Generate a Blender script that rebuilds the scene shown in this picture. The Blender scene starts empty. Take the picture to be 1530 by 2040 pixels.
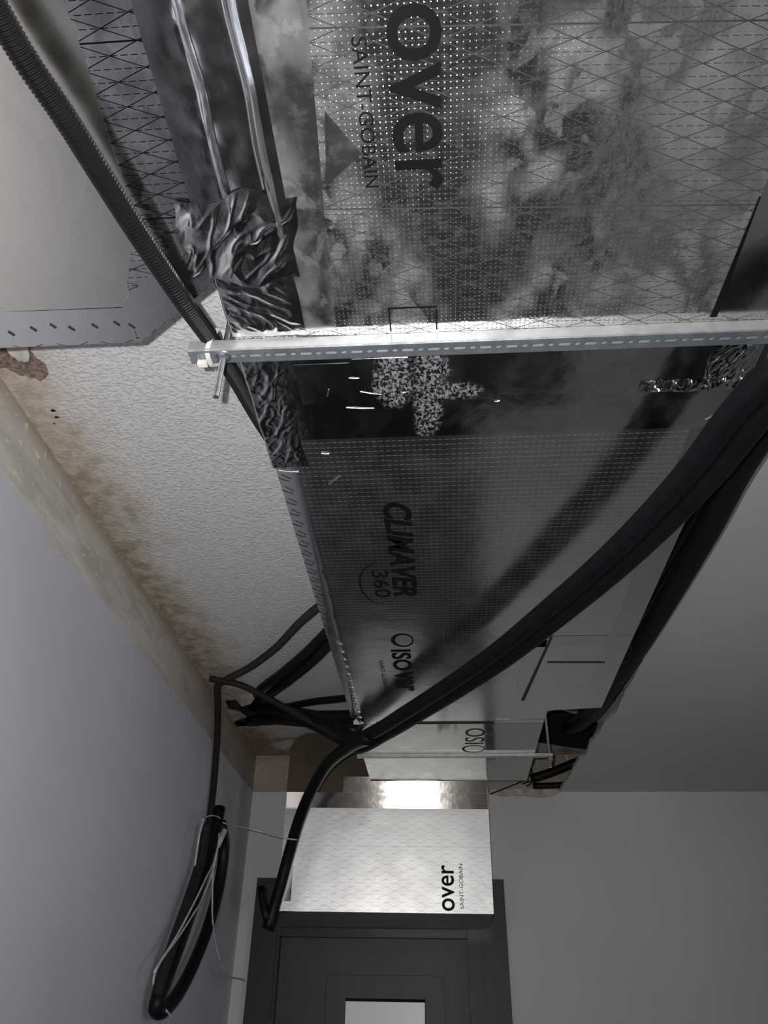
import bpy, bmesh, math, random
import numpy as np
from mathutils import Vector, Matrix, noise
from mathutils.geometry import tessellate_polygon
random.seed(7)
C = bpy.context.scene.collection
SC = bpy.context.scene
H = 1.55                                   # eye height above the floor

# ------------------------------------------------------------------ camera
F, CX, CY = 1541.0, 765.0, 1020.0          # focal length and centre for the 1530 x 2040 frame
def camera_basis():
    y = np.array([897.8 - CX, 2078.6 - CY, F]); y /= np.linalg.norm(y)
    r = math.radians(-1.469)
    x = np.cross(y, np.array([math.sin(r), -math.cos(r), 0.0])); x /= np.linalg.norm(x)
    if x[0] < 0: x = -x
    z = np.cross(x, y)
    if z[1] > 0: z = -z
    return np.array([x, y, z])
R = camera_basis()
cam = bpy.data.objects.new('camera', bpy.data.cameras.new('camera'))
C.objects.link(cam)
cam.matrix_world = Matrix(((R[0][0], -R[0][1], -R[0][2], 0), (R[1][0], -R[1][1], -R[1][2], 0), (R[2][0], -R[2][1], -R[2][2], H), (0, 0, 0, 1)))
cam.data.sensor_fit = 'VERTICAL'; cam.data.sensor_height = 36; cam.data.sensor_width = 27
cam.data.lens = F / 2040 * 36
cam.data.clip_start = 0.01
SC.camera = cam

# ------------------------------------------------------------------ world, lights, exposure
w = bpy.data.worlds.new('world'); SC.world = w; w.use_nodes = True
w.node_tree.nodes['Background'].inputs[0].default_value = (0.75, 0.85, 1.0, 1)
w.node_tree.nodes['Background'].inputs[1].default_value = 0.3
SC.view_settings.view_transform = 'Standard'; SC.view_settings.look = 'None'
SC.view_settings.exposure = 0.0; SC.view_settings.gamma = 1.0
SC.view_settings.use_curve_mapping = False
def light(name, kind, loc, energy, col, size=0.02, aim=None, **k):
    l = bpy.data.lights.new(name, kind); l.energy = energy; l.color = col
    o = bpy.data.objects.new(name, l); C.objects.link(o); o.location = loc
    if kind == 'AREA': l.size = size
    else: l.shadow_soft_size = size
    for a, b in k.items(): setattr(l, a, b)
    if aim is not None:
        o.rotation_euler = (Vector(aim) - Vector(loc)).to_track_quat('-Z', 'Y').to_euler()
    return o
# the phone's own lamp, beside its lens, shining where the phone points
light('phone_lamp', 'SPOT', (-0.035, -0.01, H + 0.02), 68, (1.0, 0.99, 0.975), 0.006, aim=(-0.55, 1.2, H + 0.98), spot_size=math.radians(134), spot_blend=1.0)
# cool fill lamp at an added, unseen window in the right-hand wall
light('window_fill', 'AREA', (2.22, 0.95, 1.5), 9, (0.86, 0.90, 1.0), 1.1, aim=(0.0, 0.95, 0.9), shape='RECTANGLE', size_y=1.1)

# ------------------------------------------------------------------ picture ray -> point on a real plane
def U(u, v, x=None, y=None, z=None):
    d = R @ np.array([u - CX, v - CY, F])
    t = x / d[0] if x is not None else (y / d[1] if y is not None else z / d[2])
    p = d * t
    return Vector((p[0], p[1], p[2] + H))
def Z(zr): return zr + H

# ------------------------------------------------------------------ node helpers
class NT:
    def __init__(s, name):
        s.m = bpy.data.materials.new(name); s.m.use_nodes = True
        s.t = s.m.node_tree; s.n = s.t.nodes; s.l = s.t.links
        s.b = s.n['Principled BSDF']
    def put(s, sock, v):
        if isinstance(v, bpy.types.NodeSocket): s.l.new(v, sock)
        elif isinstance(v, (tuple, list)) and len(v) == 3 and sock.type == 'RGBA': sock.default_value = (*v, 1)
        else: sock.default_value = v
    def M(s, op, a, b=0.0, c=0.0, clamp=False):
        n = s.n.new('ShaderNodeMath'); n.operation = op; n.use_clamp = clamp
        s.put(n.inputs[0], a); s.put(n.inputs[1], b); s.put(n.inputs[2], c)
        return n.outputs[0]
    def mix(s, f, a, b):
        n = s.n.new('ShaderNodeMix'); n.data_type = 'RGBA'
        s.put(n.inputs[0], f); s.put(n.inputs[6], a); s.put(n.inputs[7], b)
        return n.outputs[2]
    def ss(s, v, lo, hi, a=0.0, b=1.0):
        n = s.n.new('ShaderNodeMapRange'); n.interpolation_type = 'SMOOTHSTEP'
        s.put(n.inputs[0], v); s.put(n.inputs[1], lo); s.put(n.inputs[2], hi); s.put(n.inputs[3], a); s.put(n.inputs[4], b)
        return n.outputs[0]
    def pos(s, kind='Object'):
        n = s.n.new('ShaderNodeTexCoord'); return n.outputs[kind]
    def sep(s, v):
        n = s.n.new('ShaderNodeSeparateXYZ'); s.l.new(v, n.inputs[0]); return n.outputs
    def scale(s, v, sc, off=(0, 0, 0)):
        n = s.n.new('ShaderNodeMapping'); s.l.new(v, n.inputs[0]); n.inputs['Scale'].default_value = sc; n.inputs['Location'].default_value = off
        return n.outputs[0]
    def noise(s, v, sc, detail=3, rough=0.5, dist=0.0):
        n = s.n.new('ShaderNodeTexNoise'); s.l.new(v, n.inputs['Vector'])
        n.inputs['Scale'].default_value = sc; n.inputs['Detail'].default_value = detail
        n.inputs['Roughness'].default_value = rough; n.inputs['Distortion'].default_value = dist
        return n.outputs[0]
    def voro(s, v, sc, feature='F1', out=0):
        n = s.n.new('ShaderNodeTexVoronoi'); n.feature = feature; s.l.new(v, n.inputs['Vector']); n.inputs['Scale'].default_value = sc
        return n.outputs[out]
    def bump(s, h, strength, dist, prev=None):
        n = s.n.new('ShaderNodeBump'); s.put(n.inputs['Height'], h); n.inputs['Strength'].default_value = strength; n.inputs['Distance'].default_value = dist
        if prev is not None: s.l.new(prev, n.inputs['Normal'])
        return n.outputs[0]
    def set(s, **k):
        for a, v in k.items(): s.put(s.b.inputs[a.replace('_', ' ')], v)
        return s

def plain(name, col, rough=0.6, metal=0.0, nscale=30, var=0.12, bump=0.0, bscale=200, spec=0.5):
    t = NT(name); p = t.pos()
    f = t.noise(p, nscale, 4)
    c2 = tuple(max(0, c * (1 - 2 * var)) for c in col); c1 = tuple(min(1, c * (1 + var)) for c in col)
    t.set(Base_Color=t.mix(t.ss(f, 0.3, 0.7), c2, c1), Roughness=rough, Metallic=metal)
    t.b.inputs['Specular IOR Level'].default_value = spec
    if bump: t.set(Normal=t.bump(t.noise(p, bscale, 3), bump, 0.002))
    return t.m

def foil(name, lattice=None, axes=(0, 1), dust=0.0, dash=False, weave=0.5, rough=0.16, crinkle=0.25, solid=None, base=(0.72, 0.72, 0.74), fine=1.0, tilt=0.0, scuff=False, ink_k=1.0, haze=0.0, seed=(0, 0, 0)):
    """aluminium facing: woven relief, printed grid lines, matt dust; coordinates are the panel's own, in metres"""
    t = NT(name); p = t.pos(); xyz = t.sep(p); X, Y = xyz[axes[0]], xyz[axes[1]]
    col = base; metal = 1.0
    rgh = t.M('MULTIPLY_ADD', t.noise(p, 9, 4), 0.16, rough - 0.08)
    ink = None
    if lattice or dash:
        a, b = 0.0643, 0.01265
        yy = t.M('SUBTRACT', Y, t.M('MULTIPLY', X, tilt))
        x0, y0 = lattice if lattice else (0, 0)
        xs = t.M('SUBTRACT', X, x0); ys = t.M('SUBTRACT', yy, y0)
        def near(v, per, wd):      # line mask: v in units of period
            d = t.M('ABSOLUTE', t.M('SUBTRACT', t.M('FRACT', t.M('ADD', v, 0.5)), 0.5))
            return t.M('LESS_THAN', t.M('MULTIPLY', d, per), wd / 2)
        g = 1 / math.hypot(1 / a, 1 / (2 * b))
        row = near(t.M('DIVIDE', ys, b), b, 0.0009 * fine)
        dashm = t.M('LESS_THAN', t.M('FRACT', t.M('DIVIDE', xs, 0.0107)), 0.7)
        ink = t.M('MULTIPLY', row, dashm)
        if lattice:
            u = t.M('DIVIDE', xs, a); v = t.M('DIVIDE', ys, 2 * b)
            d1 = near(t.M('ADD', u, v), g, 0.0010 * fine); d2 = near(t.M('SUBTRACT', u, v), g, 0.0010 * fine)
            ink = t.M('MAXIMUM', ink, t.M('MAXIMUM', d1, d2))
        if solid:
            ink = t.M('MAXIMUM', ink, near(t.M('DIVIDE', t.M('SUBTRACT', yy, solid[0]), solid[1]), solid[1], 0.0018 * fine))
        if not lattice: ink = t.M('MULTIPLY', ink, 0.6)
    # dust and hand smears
    if dust > 0:
        q_ = t.scale(p, (1.25, 0.8, 1), seed); n1 = t.noise(q_, 15, 3, 0.5, 0.25); n2 = t.noise(q_, 4.5, 2)
        n3 = t.noise(t.scale(p, (1.1, 0.8, 1), (5.2, 2.1, 0)), 24, 4, 0.55, 0.35); n4 = t.noise(q_, 34, 5, 0.65)
        m = t.M('MULTIPLY', t.M('MULTIPLY', t.ss(n1, 0.40, 0.66), t.ss(n2, 0.34, 0.60)), 0.62)
        m = t.M('ADD', m, t.M('MULTIPLY', t.M('MULTIPLY', t.ss(n3, 0.53, 0.58), t.ss(n2, 0.40, 0.55)), 0.30))
        m = t.M('MULTIPLY', t.M('MULTIPLY', m, t.M('MULTIPLY_ADD', n4, 1.2, 0.4)), dust)
        m2 = t.M('MULTIPLY', t.ss(t.noise(p, 60, 6, 0.7), 0.45, 0.75), dust * 0.15)
        m = t.M('MINIMUM', t.M('ADD', t.M('ADD', m, m2), haze), 1.0)
        # the clean middle stays clearer towards the end of the board
        col = t.mix(m, col, (0.062, 0.064, 0.084)); metal = t.M('SUBTRACT', 1.0, t.M('MULTIPLY', m, 0.85))
        rgh = t.M('ADD', rgh, t.M('MULTIPLY', m, 0.4))
    if scuff:
        k = None
        for cx, cy, rx, ry in scuff:
            e = t.M('ADD', t.M('POWER', t.M('DIVIDE', t.M('SUBTRACT', X, cx), rx), 2.0), t.M('POWER', t.M('DIVIDE', t.M('SUBTRACT', Y, cy), ry), 2.0))
            q = t.ss(t.M('ADD', e, t.M('MULTIPLY', t.noise(p, 22, 2), 1.6)), 0.9, 1.9, 1.0, 0.0)
            k = q if k is None else t.M('MAXIMUM', k, q)
        k = t.M('MULTIPLY', k, t.ss(t.noise(t.scale(p, (1, 0.7, 1)), 190, 5, 0.75, 0.4), 0.47, 0.62))
        col = t.mix(k, col, (0.25, 0.26, 0.30)); metal = t.M('MULTIPLY', metal, t.M('SUBTRACT', 1.0, t.M('MULTIPLY', k, 0.9))); rgh = t.M('ADD', rgh, t.M('MULTIPLY', k, 0.4))
    if ink is not None:
        if ink_k < 1: ink = t.M('MULTIPLY', ink, ink_k)
        col = t.mix(ink, col, (0.003, 0.003, 0.0035)); metal = t.M('MULTIPLY', metal, t.M('SUBTRACT', 1.0, ink))
    nrm = t.bump(t.noise(p, 6, 3), crinkle, 0.02)
    nrm = t.bump(t.noise(p, 70, 3), crinkle * 0.35, 0.004, nrm)
    if weave:
        sx = t.M('POWER', t.M('ABSOLUTE', t.M('SINE', t.M('MULTIPLY', X, math.pi / 0.0062))), 14.0)
        sy = t.M('POWER', t.M('ABSOLUTE', t.M('SINE', t.M('MULTIPLY', Y, math.pi / 0.0062))), 12.0)
        # raised thread only where warp and weft cross: tilt along the duct, none across it
        bn_ = t.n.new('ShaderNodeBump'); t.put(bn_.inputs['Height'], sy); bn_.inputs['Distance'].default_value = 0.0006
        t.put(bn_.inputs['Strength'], t.M('MULTIPLY', t.ss(sx, 0.45, 0.75), weave)); t.l.new(nrm, bn_.inputs['Normal']); nrm = bn_.outputs[0]
    t.set(Base_Color=col, Metallic=metal, Roughness=rgh, Normal=nrm)
    t.b.inputs['Specular IOR Level'].default_value = 0.08
    return t.m

def tape_mat(name, rough=0.12, crinkle=0.5, base=(0.74, 0.74, 0.75), sc=40, rv=0.2):
    t = NT(name); p = t.pos()
    n = t.bump(t.noise(p, sc, 4, 0.6, 0.8), crinkle, 0.006)
    n = t.bump(t.voro(p, sc * 0.9, 'DISTANCE_TO_EDGE'), crinkle * 0.25, 0.004, n)
    t.set(Base_Color=base, Metallic=1.0, Roughness=t.M('MULTIPLY_ADD', t.noise(p, 25, 3), rv, rough - rv * 0.3), Normal=n)
    return t.m

# ------------------------------------------------------------------ structure materials
def mat_ceiling():
    t = NT('stippled_paint'); p = t.pos('Object'); xyz = t.sep(p)
    d = t.M('ADD', xyz[0], 0.846)                       # distance from the wall
    n = t.noise(p, 7, 5, 0.65, 0.5); n2 = t.noise(p, 28, 4, 0.6)
    edge = t.M('ADD', t.M('MULTIPLY_ADD', n, 0.30, -0.055), t.M('MULTIPLY', t.ss(xyz[1], 1.6, 2.6), 0.03))
    st = t.ss(t.M('SUBTRACT', edge, d), -0.07, 0.07)
    far = t.ss(xyz[1], 2.9, 3.3)
    st = t.M('MAXIMUM', st, t.M('MULTIPLY', far, t.ss(n, 0.35, 0.6)))
    yd = t.ss(xyz[1], 0.85, 1.7)
    brown = t.mix(t.ss(n2, 0.35, 0.65), t.mix(yd, (0.50, 0.41, 0.32), (0.33, 0.265, 0.195)), t.mix(yd, (0.66, 0.58, 0.50), (0.55, 0.485, 0.41)))
    brown = t.mix(t.M('MULTIPLY', far, 0.6), brown, (0.24, 0.13, 0.07))
    c = t.mix(st, (0.74, 0.73, 0.72), brown)
    g = t.noise(t.scale(p, (1.0, 1.25, 1)), 115, 4, 0.55, 0.0)
    g = t.ss(g, 0.42, 0.74)
    g = t.M('MULTIPLY', g, t.M('SUBTRACT', 1.0, t.M('MULTIPLY', st, 0.7)))
    t.set(Base_Color=c, Roughness=0.75, Normal=t.bump(t.noise(p, 30, 4), 0.25, 0.004, t.bump(g, 0.6, 0.004)))
    return t.m
def mat_raw():
    t = NT('raw_plaster'); p = t.pos()
    n = t.noise(t.scale(p, (1, 0.5, 2.2)), 9, 5, 0.65, 0.8); n2 = t.noise(p, 45, 4)
    xyz = t.sep(p)
    c = t.mix(t.ss(n, 0.3, 0.7), (0.46, 0.42, 0.37), (0.64, 0.61, 0.57))
    top = t.ss(t.M('ADD', xyz[2], t.M('MULTIPLY', n, 0.09)), Z(1.062) + 0.0, Z(1.062) + 0.06)
    c = t.mix(top, c, (0.38, 0.30, 0.21))
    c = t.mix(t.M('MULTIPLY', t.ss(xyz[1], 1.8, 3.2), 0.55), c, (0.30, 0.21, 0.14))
    c = t.mix(t.ss(n2, 0.62, 0.72), c, (0.75, 0.72, 0.68))
    t.set(Base_Color=c, Roughness=0.85, Normal=t.bump(n2, 0.3, 0.004))
    return t.m
def mat_paint(name, col, rough=0.6):
    t = NT(name); p = t.pos()
    c = t.mix(t.ss(t.noise(p, 2.5, 4), 0.3, 0.7), tuple(v * 0.94 for v in col), col)
    t.set(Base_Color=c, Roughness=rough, Normal=t.bump(t.noise(p, 160, 3), 0.06, 0.002))
    return t.m
M = dict(
    ceiling=mat_ceiling(), raw=mat_raw(),
    paint_left=mat_paint('lilac_white_paint', (0.58, 0.58, 0.62)),
    paint=mat_paint('white_paint', (0.68, 0.67, 0.65)),
    board=mat_paint('grey_white_paint', (0.56, 0.55, 0.55)),
    gypsum=plain('gypsum_edge', (0.55, 0.50, 0.44), 0.9, bump=0.4, bscale=90),
    floor=plain('dark_reflected_floor', (0.12, 0.10, 0.085), 0.5, nscale=6),
    pale_floor=plain('pale_reflected_floor', (0.70, 0.65, 0.59), 0.5, nscale=6),
    dark=plain('void_dark', (0.012, 0.012, 0.013), 0.9),
    mortar=plain('brown_mortar', (0.27, 0.20, 0.17), 0.95, bump=0.8, bscale=160, var=0.25, nscale=120),
    flake=plain('plaster_flake', (0.66, 0.62, 0.58), 0.9, bump=0.6, bscale=60),
    foam=plain('black_foam', (0.0055, 0.0062, 0.0080), 0.6, spec=0.22, bump=0.15, bscale=300),
    black=plain('black_plastic', (0.0045, 0.0045, 0.005), 0.45, spec=0.3),
    corr=plain('corrugated_black', (0.005, 0.005, 0.005), 0.5, spec=0.25),
    brown=plain('grey_brown_plastic', (0.026, 0.022, 0.018), 0.6, spec=0.2),
    zinc=plain('galvanised_steel', (0.50, 0.55, 0.60), 0.42, 0.85, nscale=50, var=0.08),
    zinc_flange=plain('flash_lit_zinc', (0.56, 0.57, 0.57), 0.5, 0.5, nscale=50, var=0.05),  # same steel as the rail base, coloured paler so the flanges look flash-lit
    rodz=plain('zinc_rod', (0.66, 0.68, 0.70), 0.3, 1.0, nscale=90),
    nylon=plain('white_nylon', (0.72, 0.71, 0.66), 0.4),
    wire=plain('white_wire', (0.60, 0.60, 0.56), 0.5),
    ink=plain('black_ink', (0.005, 0.005, 0.006), 0.6, spec=0.2),
    seamgrey=plain('open_seam_grey', (0.03, 0.029, 0.027), 0.8),
    door=plain('grey_door_paint', (0.048, 0.050, 0.048), 0.45, nscale=4, var=0.05),
    casing=plain('dark_casing_paint', (0.026, 0.026, 0.026), 0.45, nscale=4, var=0.05),
    staple=plain('dark_staple', (0.03, 0.03, 0.03), 0.5, 0.6),
)
t = NT('lit_frosted_glass'); t.set(Base_Color=(0.6, 0.58, 0.6), Roughness=0.3, Emission_Color=(0.80, 0.77, 0.80), Emission_Strength=0.15); M['pane'] = t.m
t = NT('window_glass'); t.set(Base_Color=(0.9, 0.95, 1), Roughness=0.02, Transmission_Weight=1.0); M['glass'] = t.m
M['tape'] = tape_mat('aluminium_tape', 0.15, 0.10, sc=14)
M['tape_crumple'] = tape_mat('crumpled_tape', 0.13, 0.18, sc=22)
M['tape_fine'] = tape_mat('corner_tape_foil', 0.085, 0.012, (0.66, 0.61, 0.57), sc=40, rv=0.02)
M['brown_face'] = plain('brown_satin', (0.085, 0.058, 0.038), 0.45, nscale=8)  # plain satin brown for the upper face of the drop box
M['cover'] = tape_mat('cover_foil', 0.2, 0.08, (0.76, 0.735, 0.68), sc=8)
M['tape_smooth'] = tape_mat('smooth_tape', 0.13, 0.10, (0.66, 0.66, 0.67), sc=10)

# ------------------------------------------------------------------ geometry helpers (world coordinates, baked into each object's own frame)
ROOTS = {}
def root(name, label, cat, loc, group=None):
    o = bpy.data.objects.new(name, None); C.objects.link(o); o.location = loc; o.empty_display_size = 0.05
    o['label'] = label; o['category'] = cat
    if group: o['group'] = group
    return o
def origin(o):
    v = Vector((0, 0, 0))
    while o is not None: v += o.location; o = o.parent
    return v
def link(name, verts, faces, mat, parent=None, smooth=False, keep=False):
    me = bpy.data.meshes.new(name)
    off = origin(parent) if parent is not None else Vector((0, 0, 0))
    me.from_pydata([tuple(Vector(v) - off) for v in verts], [], faces)
    me.validate(); me.update()
    bm = bmesh.new(); bm.from_mesh(me)
    if not keep: bmesh.ops.recalc_face_normals(bm, faces=bm.faces)
    bm.to_mesh(me); bm.free()
    if smooth:
        for p in me.polygons: p.use_smooth = True
    me.materials.append(mat)
    o = bpy.data.objects.new(name, me); C.objects.link(o)
    if parent is not None: o.parent = parent
    return o
def tag(o, label, cat, group=None):
    o['label'] = label; o['category'] = cat
    if group: o['group'] = group
    return o
def structure(o): o['kind'] = 'structure'; return o
def recentre(o):                               # top-level mesh: own origin at its middle
    me = o.data; c = sum((v.co for v in me.vertices), Vector()) / max(1, len(me.vertices))
    for v in me.vertices: v.co -= c
    o.location = c; return o
class G:
    def __init__(s): s.v = []; s.f = []
    def add(s, vs, fs):
        k = len(s.v); s.v += [Vector(v) for v in vs]; s.f += [tuple(i + k for i in f) for f in fs]; return s
    def box(s, a, b):
        x0, y0, z0 = a; x1, y1, z1 = b
        return s.add([(x0, y0, z0), (x1, y0, z0), (x1, y1, z0), (x0, y1, z0), (x0, y0, z1), (x1, y0, z1), (x1, y1, z1), (x0, y1, z1)],
                     [(0, 3, 2, 1), (4, 5, 6, 7), (0, 1, 5, 4), (1, 2, 6, 5), (2, 3, 7, 6), (3, 0, 4, 7)])
    def prism(s, poly, vec):                    # polygon (list of 3D points) swept along vec
        n = len(poly); vec = Vector(vec); p = [Vector(q) for q in poly]
        return s.add(p + [q + vec for q in p], [tuple(range(n))[::-1], tuple(range(n, 2 * n))] + [(i, (i + 1) % n, n + (i + 1) % n, n + i) for i in range(n)])
    def fill(s, loops, zf):                     # flat polygon with holes at height zf
        pts = [Vector((x, y, 0)) for l in loops for x, y in l]
        tr = tessellate_polygon([[Vector((x, y, 0)) for x, y in l] for l in loops])
        return s.add([(q.x, q.y, zf) for q in pts], [tuple(t) for t in tr])
    def tube(s, path, rad, n=10, cap=True):
        P = path; m = len(P); rads = rad if isinstance(rad, (list, tuple)) else [rad] * m
        t0 = (P[1] - P[0]).normalized(); nrm = t0.orthogonal().normalized(); vs = []
        for i in range(m):
            t = (P[min(i + 1, m - 1)] - P[max(i - 1, 0)]).normalized()
            nrm = (nrm - t * nrm.dot(t)).normalized(); bi = t.cross(nrm)
            for k in range(n):
                a = 2 * math.pi * k / n; vs.append(P[i] + (nrm * math.cos(a) + bi * math.sin(a)) * rads[i])
        fs = [(i * n + k, i * n + (k + 1) % n, (i + 1) * n + (k + 1) % n, (i + 1) * n + k) for i in range(m - 1) for k in range(n)]
        if cap: fs += [tuple(range(n))[::-1], tuple(range((m - 1) * n, m * n))]
        return s.add(vs, fs)
    def out(s, name, mat, parent=None, smooth=False): return link(name, s.v, s.f, mat, parent, smooth)
def spline(pts, step=0.02):
    P = [pts[0] * 2 - pts[1]] + list(pts) + [pts[-1] * 2 - pts[-2]]; out = []
    for i in range(1, len(P) - 2):
        a, b, c, d = P[i - 1], P[i], P[i + 1], P[i + 2]; n = max(2, int((c - b).length / step))
        for k in range(n):
            t = k / n; out.append(0.5 * (2 * b + (c - a) * t + (2 * a - 5 * b + 4 * c - d) * t * t + (3 * b - a - 3 * c + d) * t ** 3))
    out.append(P[-2]); return out
def resample(path, step):
    out = [path[0]]; acc = 0
    for a, b in zip(path, path[1:]):
        L = (b - a).length; d = step - acc
        while d <= L: out.append(a.lerp(b, d / L)); d += step
        acc = L - (d - step)
    return out
def tube_obj(name, pts, r, mat, parent=None, n=12, step=0.02):
    return G().tube(spline(pts, step), r, n).out(name, mat, parent, True)
def corrugated(name, pts, r, mat, parent=None, pitch=0.0045, n=14):
    p = resample(spline(pts, 0.01), pitch / 4); rad = [r * (1.0 if i % 4 < 2 else 0.88) for i in range(len(p))]
    return G().tube(p, rad, n).out(name, mat, parent, False)
def sheet(name, f, nu, nv, mat, parent=None, thick=0.0, smooth=True):
    vs = [Vector(f(i / nu, j / nv)) for j in range(nv + 1) for i in range(nu + 1)]
    fs = [(j * (nu + 1) + i, j * (nu + 1) + i + 1, (j + 1) * (nu + 1) + i + 1, (j + 1) * (nu + 1) + i) for j in range(nv) for i in range(nu)]
    o = link(name, vs, fs, mat, parent, smooth)
    return o
def nz(x, y, z=0.0): return noise.noise(Vector((x, y, z)))
def patch(name, xy, zr, mat, parent, thick=0.0005):     # a thin flat piece stuck under a horizontal face
    return G().prism([(x, y, Z(zr)) for x, y in xy], (0, 0, -thick)).out(name, mat, parent)
def crease(x, y, sx, sy, ang, seed):              # thin raised folds on an otherwise flat sheet
    c_, s_ = math.cos(ang), math.sin(ang); a, b = x * c_ + y * s_, -x * s_ + y * c_
    w_ = 0.3 * nz(a * 30, b * 30, seed + 5)
    return max(0, 0.5 - 2.6 * abs(nz(a * sx + w_, b * sy + w_, seed))) + 0.5 * max(0, 0.5 - 2.6 * abs(nz(a * sx * 2.3 + 7, b * sy * 2.1, seed + 3)))
def creased(name, f, nu, nv, mat, parent, amp, sx, sy, ang, seed):
    def g(u, v):
        p = Vector(f(u, v)); e = min(1, u * 8, (1 - u) * 8, v * 8, (1 - v) * 8)
        p.z -= amp * e * crease(p.x, p.y, sx, sy, ang, seed); return p
    return sheet(name, g, nu, nv, mat, parent)
def rect(x0, y0, x1, y1): return [(x0, y0), (x1, y0), (x1, y1), (x0, y1)]

def lettering(name, text, o, du, dv, mat, parent, bold=0.0, shear=0.0, thick=0.0003, first=0, fit=None):
    """flat print: o = baseline start, du = vector along the line (its whole length), dv = vector of the letters' height"""
    cu = bpy.data.curves.new('print_curve', 'FONT'); cu.body = text; cu.size = 1; cu.offset = bold; cu.resolution_u = 4; cu.shear = shear
    ob = bpy.data.objects.new('print_curve', cu); C.objects.link(ob)
    dg = bpy.context.evaluated_depsgraph_get(); me = ob.evaluated_get(dg).to_mesh()
    vs = [v.co.copy() for v in me.vertices]; fs = [tuple(p.vertices) for p in me.polygons]
    ob.evaluated_get(dg).to_mesh_clear(); bpy.data.objects.remove(ob); bpy.data.curves.remove(cu)
    x0 = min(v.x for v in vs); x1 = max(v.x for v in vs); y0 = min(v.y for v in vs); y1 = max(v.y for v in vs)
    if fit: y0, y1 = fit
    o = Vector(o); du = Vector(du); dv = Vector(dv); nn = du.cross(dv).normalized() * thick
    return link(name, [o + du * ((v.x - x0) / (x1 - x0)) + dv * ((v.y - y0) / (y1 - y0)) + nn for v in vs], fs, mat, parent)

# ================================================================== SETTING
ZF, ZC = Z(0.90), Z(1.062)                 # dropped ceiling and old stippled ceiling
XL, YF, XR, YB = -0.846, 3.47, 2.28, -2.5
structure(G().box((XL - 0.2, YB - 0.2, -0.1), (0.78, YF + 0.3, 0)).out('floor', M['floor']))          # unseen floor, made dark so the foil's middle reflects dark
structure(G().box((0.78, YB - 0.2, -0.1), (XR + 0.2, YF + 0.3, 0)).out('floor.001', M['pale_floor']))         # unseen pale part, added so the foil's right side reflects bright
# old ceiling with two broken holes
def on(u, v, z): p = U(u, v, z=z); return (p.x, p.y)
holeA = [on(u, v, 1.062) for u, v in [(448, 1396), (470, 1394), (482, 1408), (500, 1402), (512, 1384), (545, 1386), (552, 1402), (600, 1410), (660, 1420), (700, 1430), (712, 1452), (620, 1450), (540, 1443), (452, 1449), (470, 1436), (492, 1428), (476, 1416), (456, 1412)]]
holeB = [on(u, v, 1.062) for u, v in [(1092, 1418), (1112, 1412), (1150, 1424), (1192, 1440), (1174, 1494), (1120, 1487), (1065, 1478)]]
outer = [(XL, YB), (XR, YB), (XR, YF), (XL, YF)]
ceil = structure(G().fill([outer, holeA, holeB], ZC).out('ceiling', M['ceiling']))
g = G()
for hl in (holeA, holeB):                  # broken rims and the dark void above
    n = len(hl); g.add([(x, y, ZC) for x, y in hl] + [(x, y, ZC + 0.16) for x, y in hl], [(i, (i + 1) % n, n + (i + 1) % n, n + i) for i in range(n)] + [tuple(range(n, 2 * n))])
g.out('hole_lining', M['dark'], ceil)
# left wall: raw plaster with the painted coat ending at a ragged line where the dropped ceiling met it
wl = structure(G().box((XL - 0.2, YB, 0), (XL, YF, ZC + 0.2)).out('wall_left', M['raw']))
edge = []
y = YB
while y < YF:
    zz = 0.90 + 0.006 * nz(y * 9, 1) + 0.009 * nz(y * 40, 3) - (0.028 if 1.36 < y < 1.50 else 0) * (1 - (y - 1.36) / 0.14 if y > 1.36 else 0)
    edge.append((y, Z(zz))); y += 0.012
edge.append((YF, Z(0.9)))
poly = [(XL, YB, 0)] + [(XL, a, b) for a, b in edge] + [(XL, YF, 0)]
g = G(); n = len(edge)
vs = [(XL + 0.0035, a, b) for a, b in edge] + [(XL + 0.0035, a, 0) for a, b in edge] + [(XL, a, b + 0.001) for a, b in edge]
g.add(vs, [(i, i + 1, n + i + 1, n + i) for i in range(n - 1)] + [(i, i + 1, 2 * n + i + 1, 2 * n + i) for i in range(n - 1)])
g.out('paint_coat', M['paint_left'], wl)
# exposed mortar where the plaster fell off beside the branch duct, and a loose flake
def onwall(u, v, dx=0.0): return U(u, v, x=XL + dx)
pm = [U(u, v, z=1.0615) for u, v in [(-30, 690), (30, 689), (54, 692), (66, 704), (74, 715), (88, 722), (93, 732), (97, 744), (92, 752), (80, 759), (70, 752), (62, 754), (52, 747), (42, 749), (30, 741), (22, 738), (10, 731), (2, 733), (-30, 738)]]
pm = [Vector((max(q.x, XL + 0.001), q.y, ZC)) for q in pm]
G().prism(pm, (0, 0, -0.0015)).out('mortar_patch', M['mortar'], ceil)
pf = [U(u, v, z=1.058) for u, v in [(12, 686), (54, 686), (57, 700), (59, 708), (57, 717), (49, 719), (42, 716), (38, 718), (30, 710), (22, 706), (16, 698)]]
pf = [Vector((max(q.x, XL + 0.002), q.y, ZC - 0.0015)) for q in pf]
fl = G().prism(pf, (0.002, -0.002, -0.008)).out('plaster_flake', M['flake'], ceil)
for k, (u, v, r) in enumerate([(106, 818, 5), (113, 831, 4), (108, 844, 2)]):
    c = U(u, v, z=1.0618)
    G().prism([c + Vector((math.cos(a) * r * 0.0011, math.sin(a) * r * 0.0008 * (1 + 0.4 * math.sin(3 * a)), 0)) for a in [i * math.pi / 5 for i in range(10)]], (0, 0, -0.0008)).out('plaster_hole', M['dark'], ceil)

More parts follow.
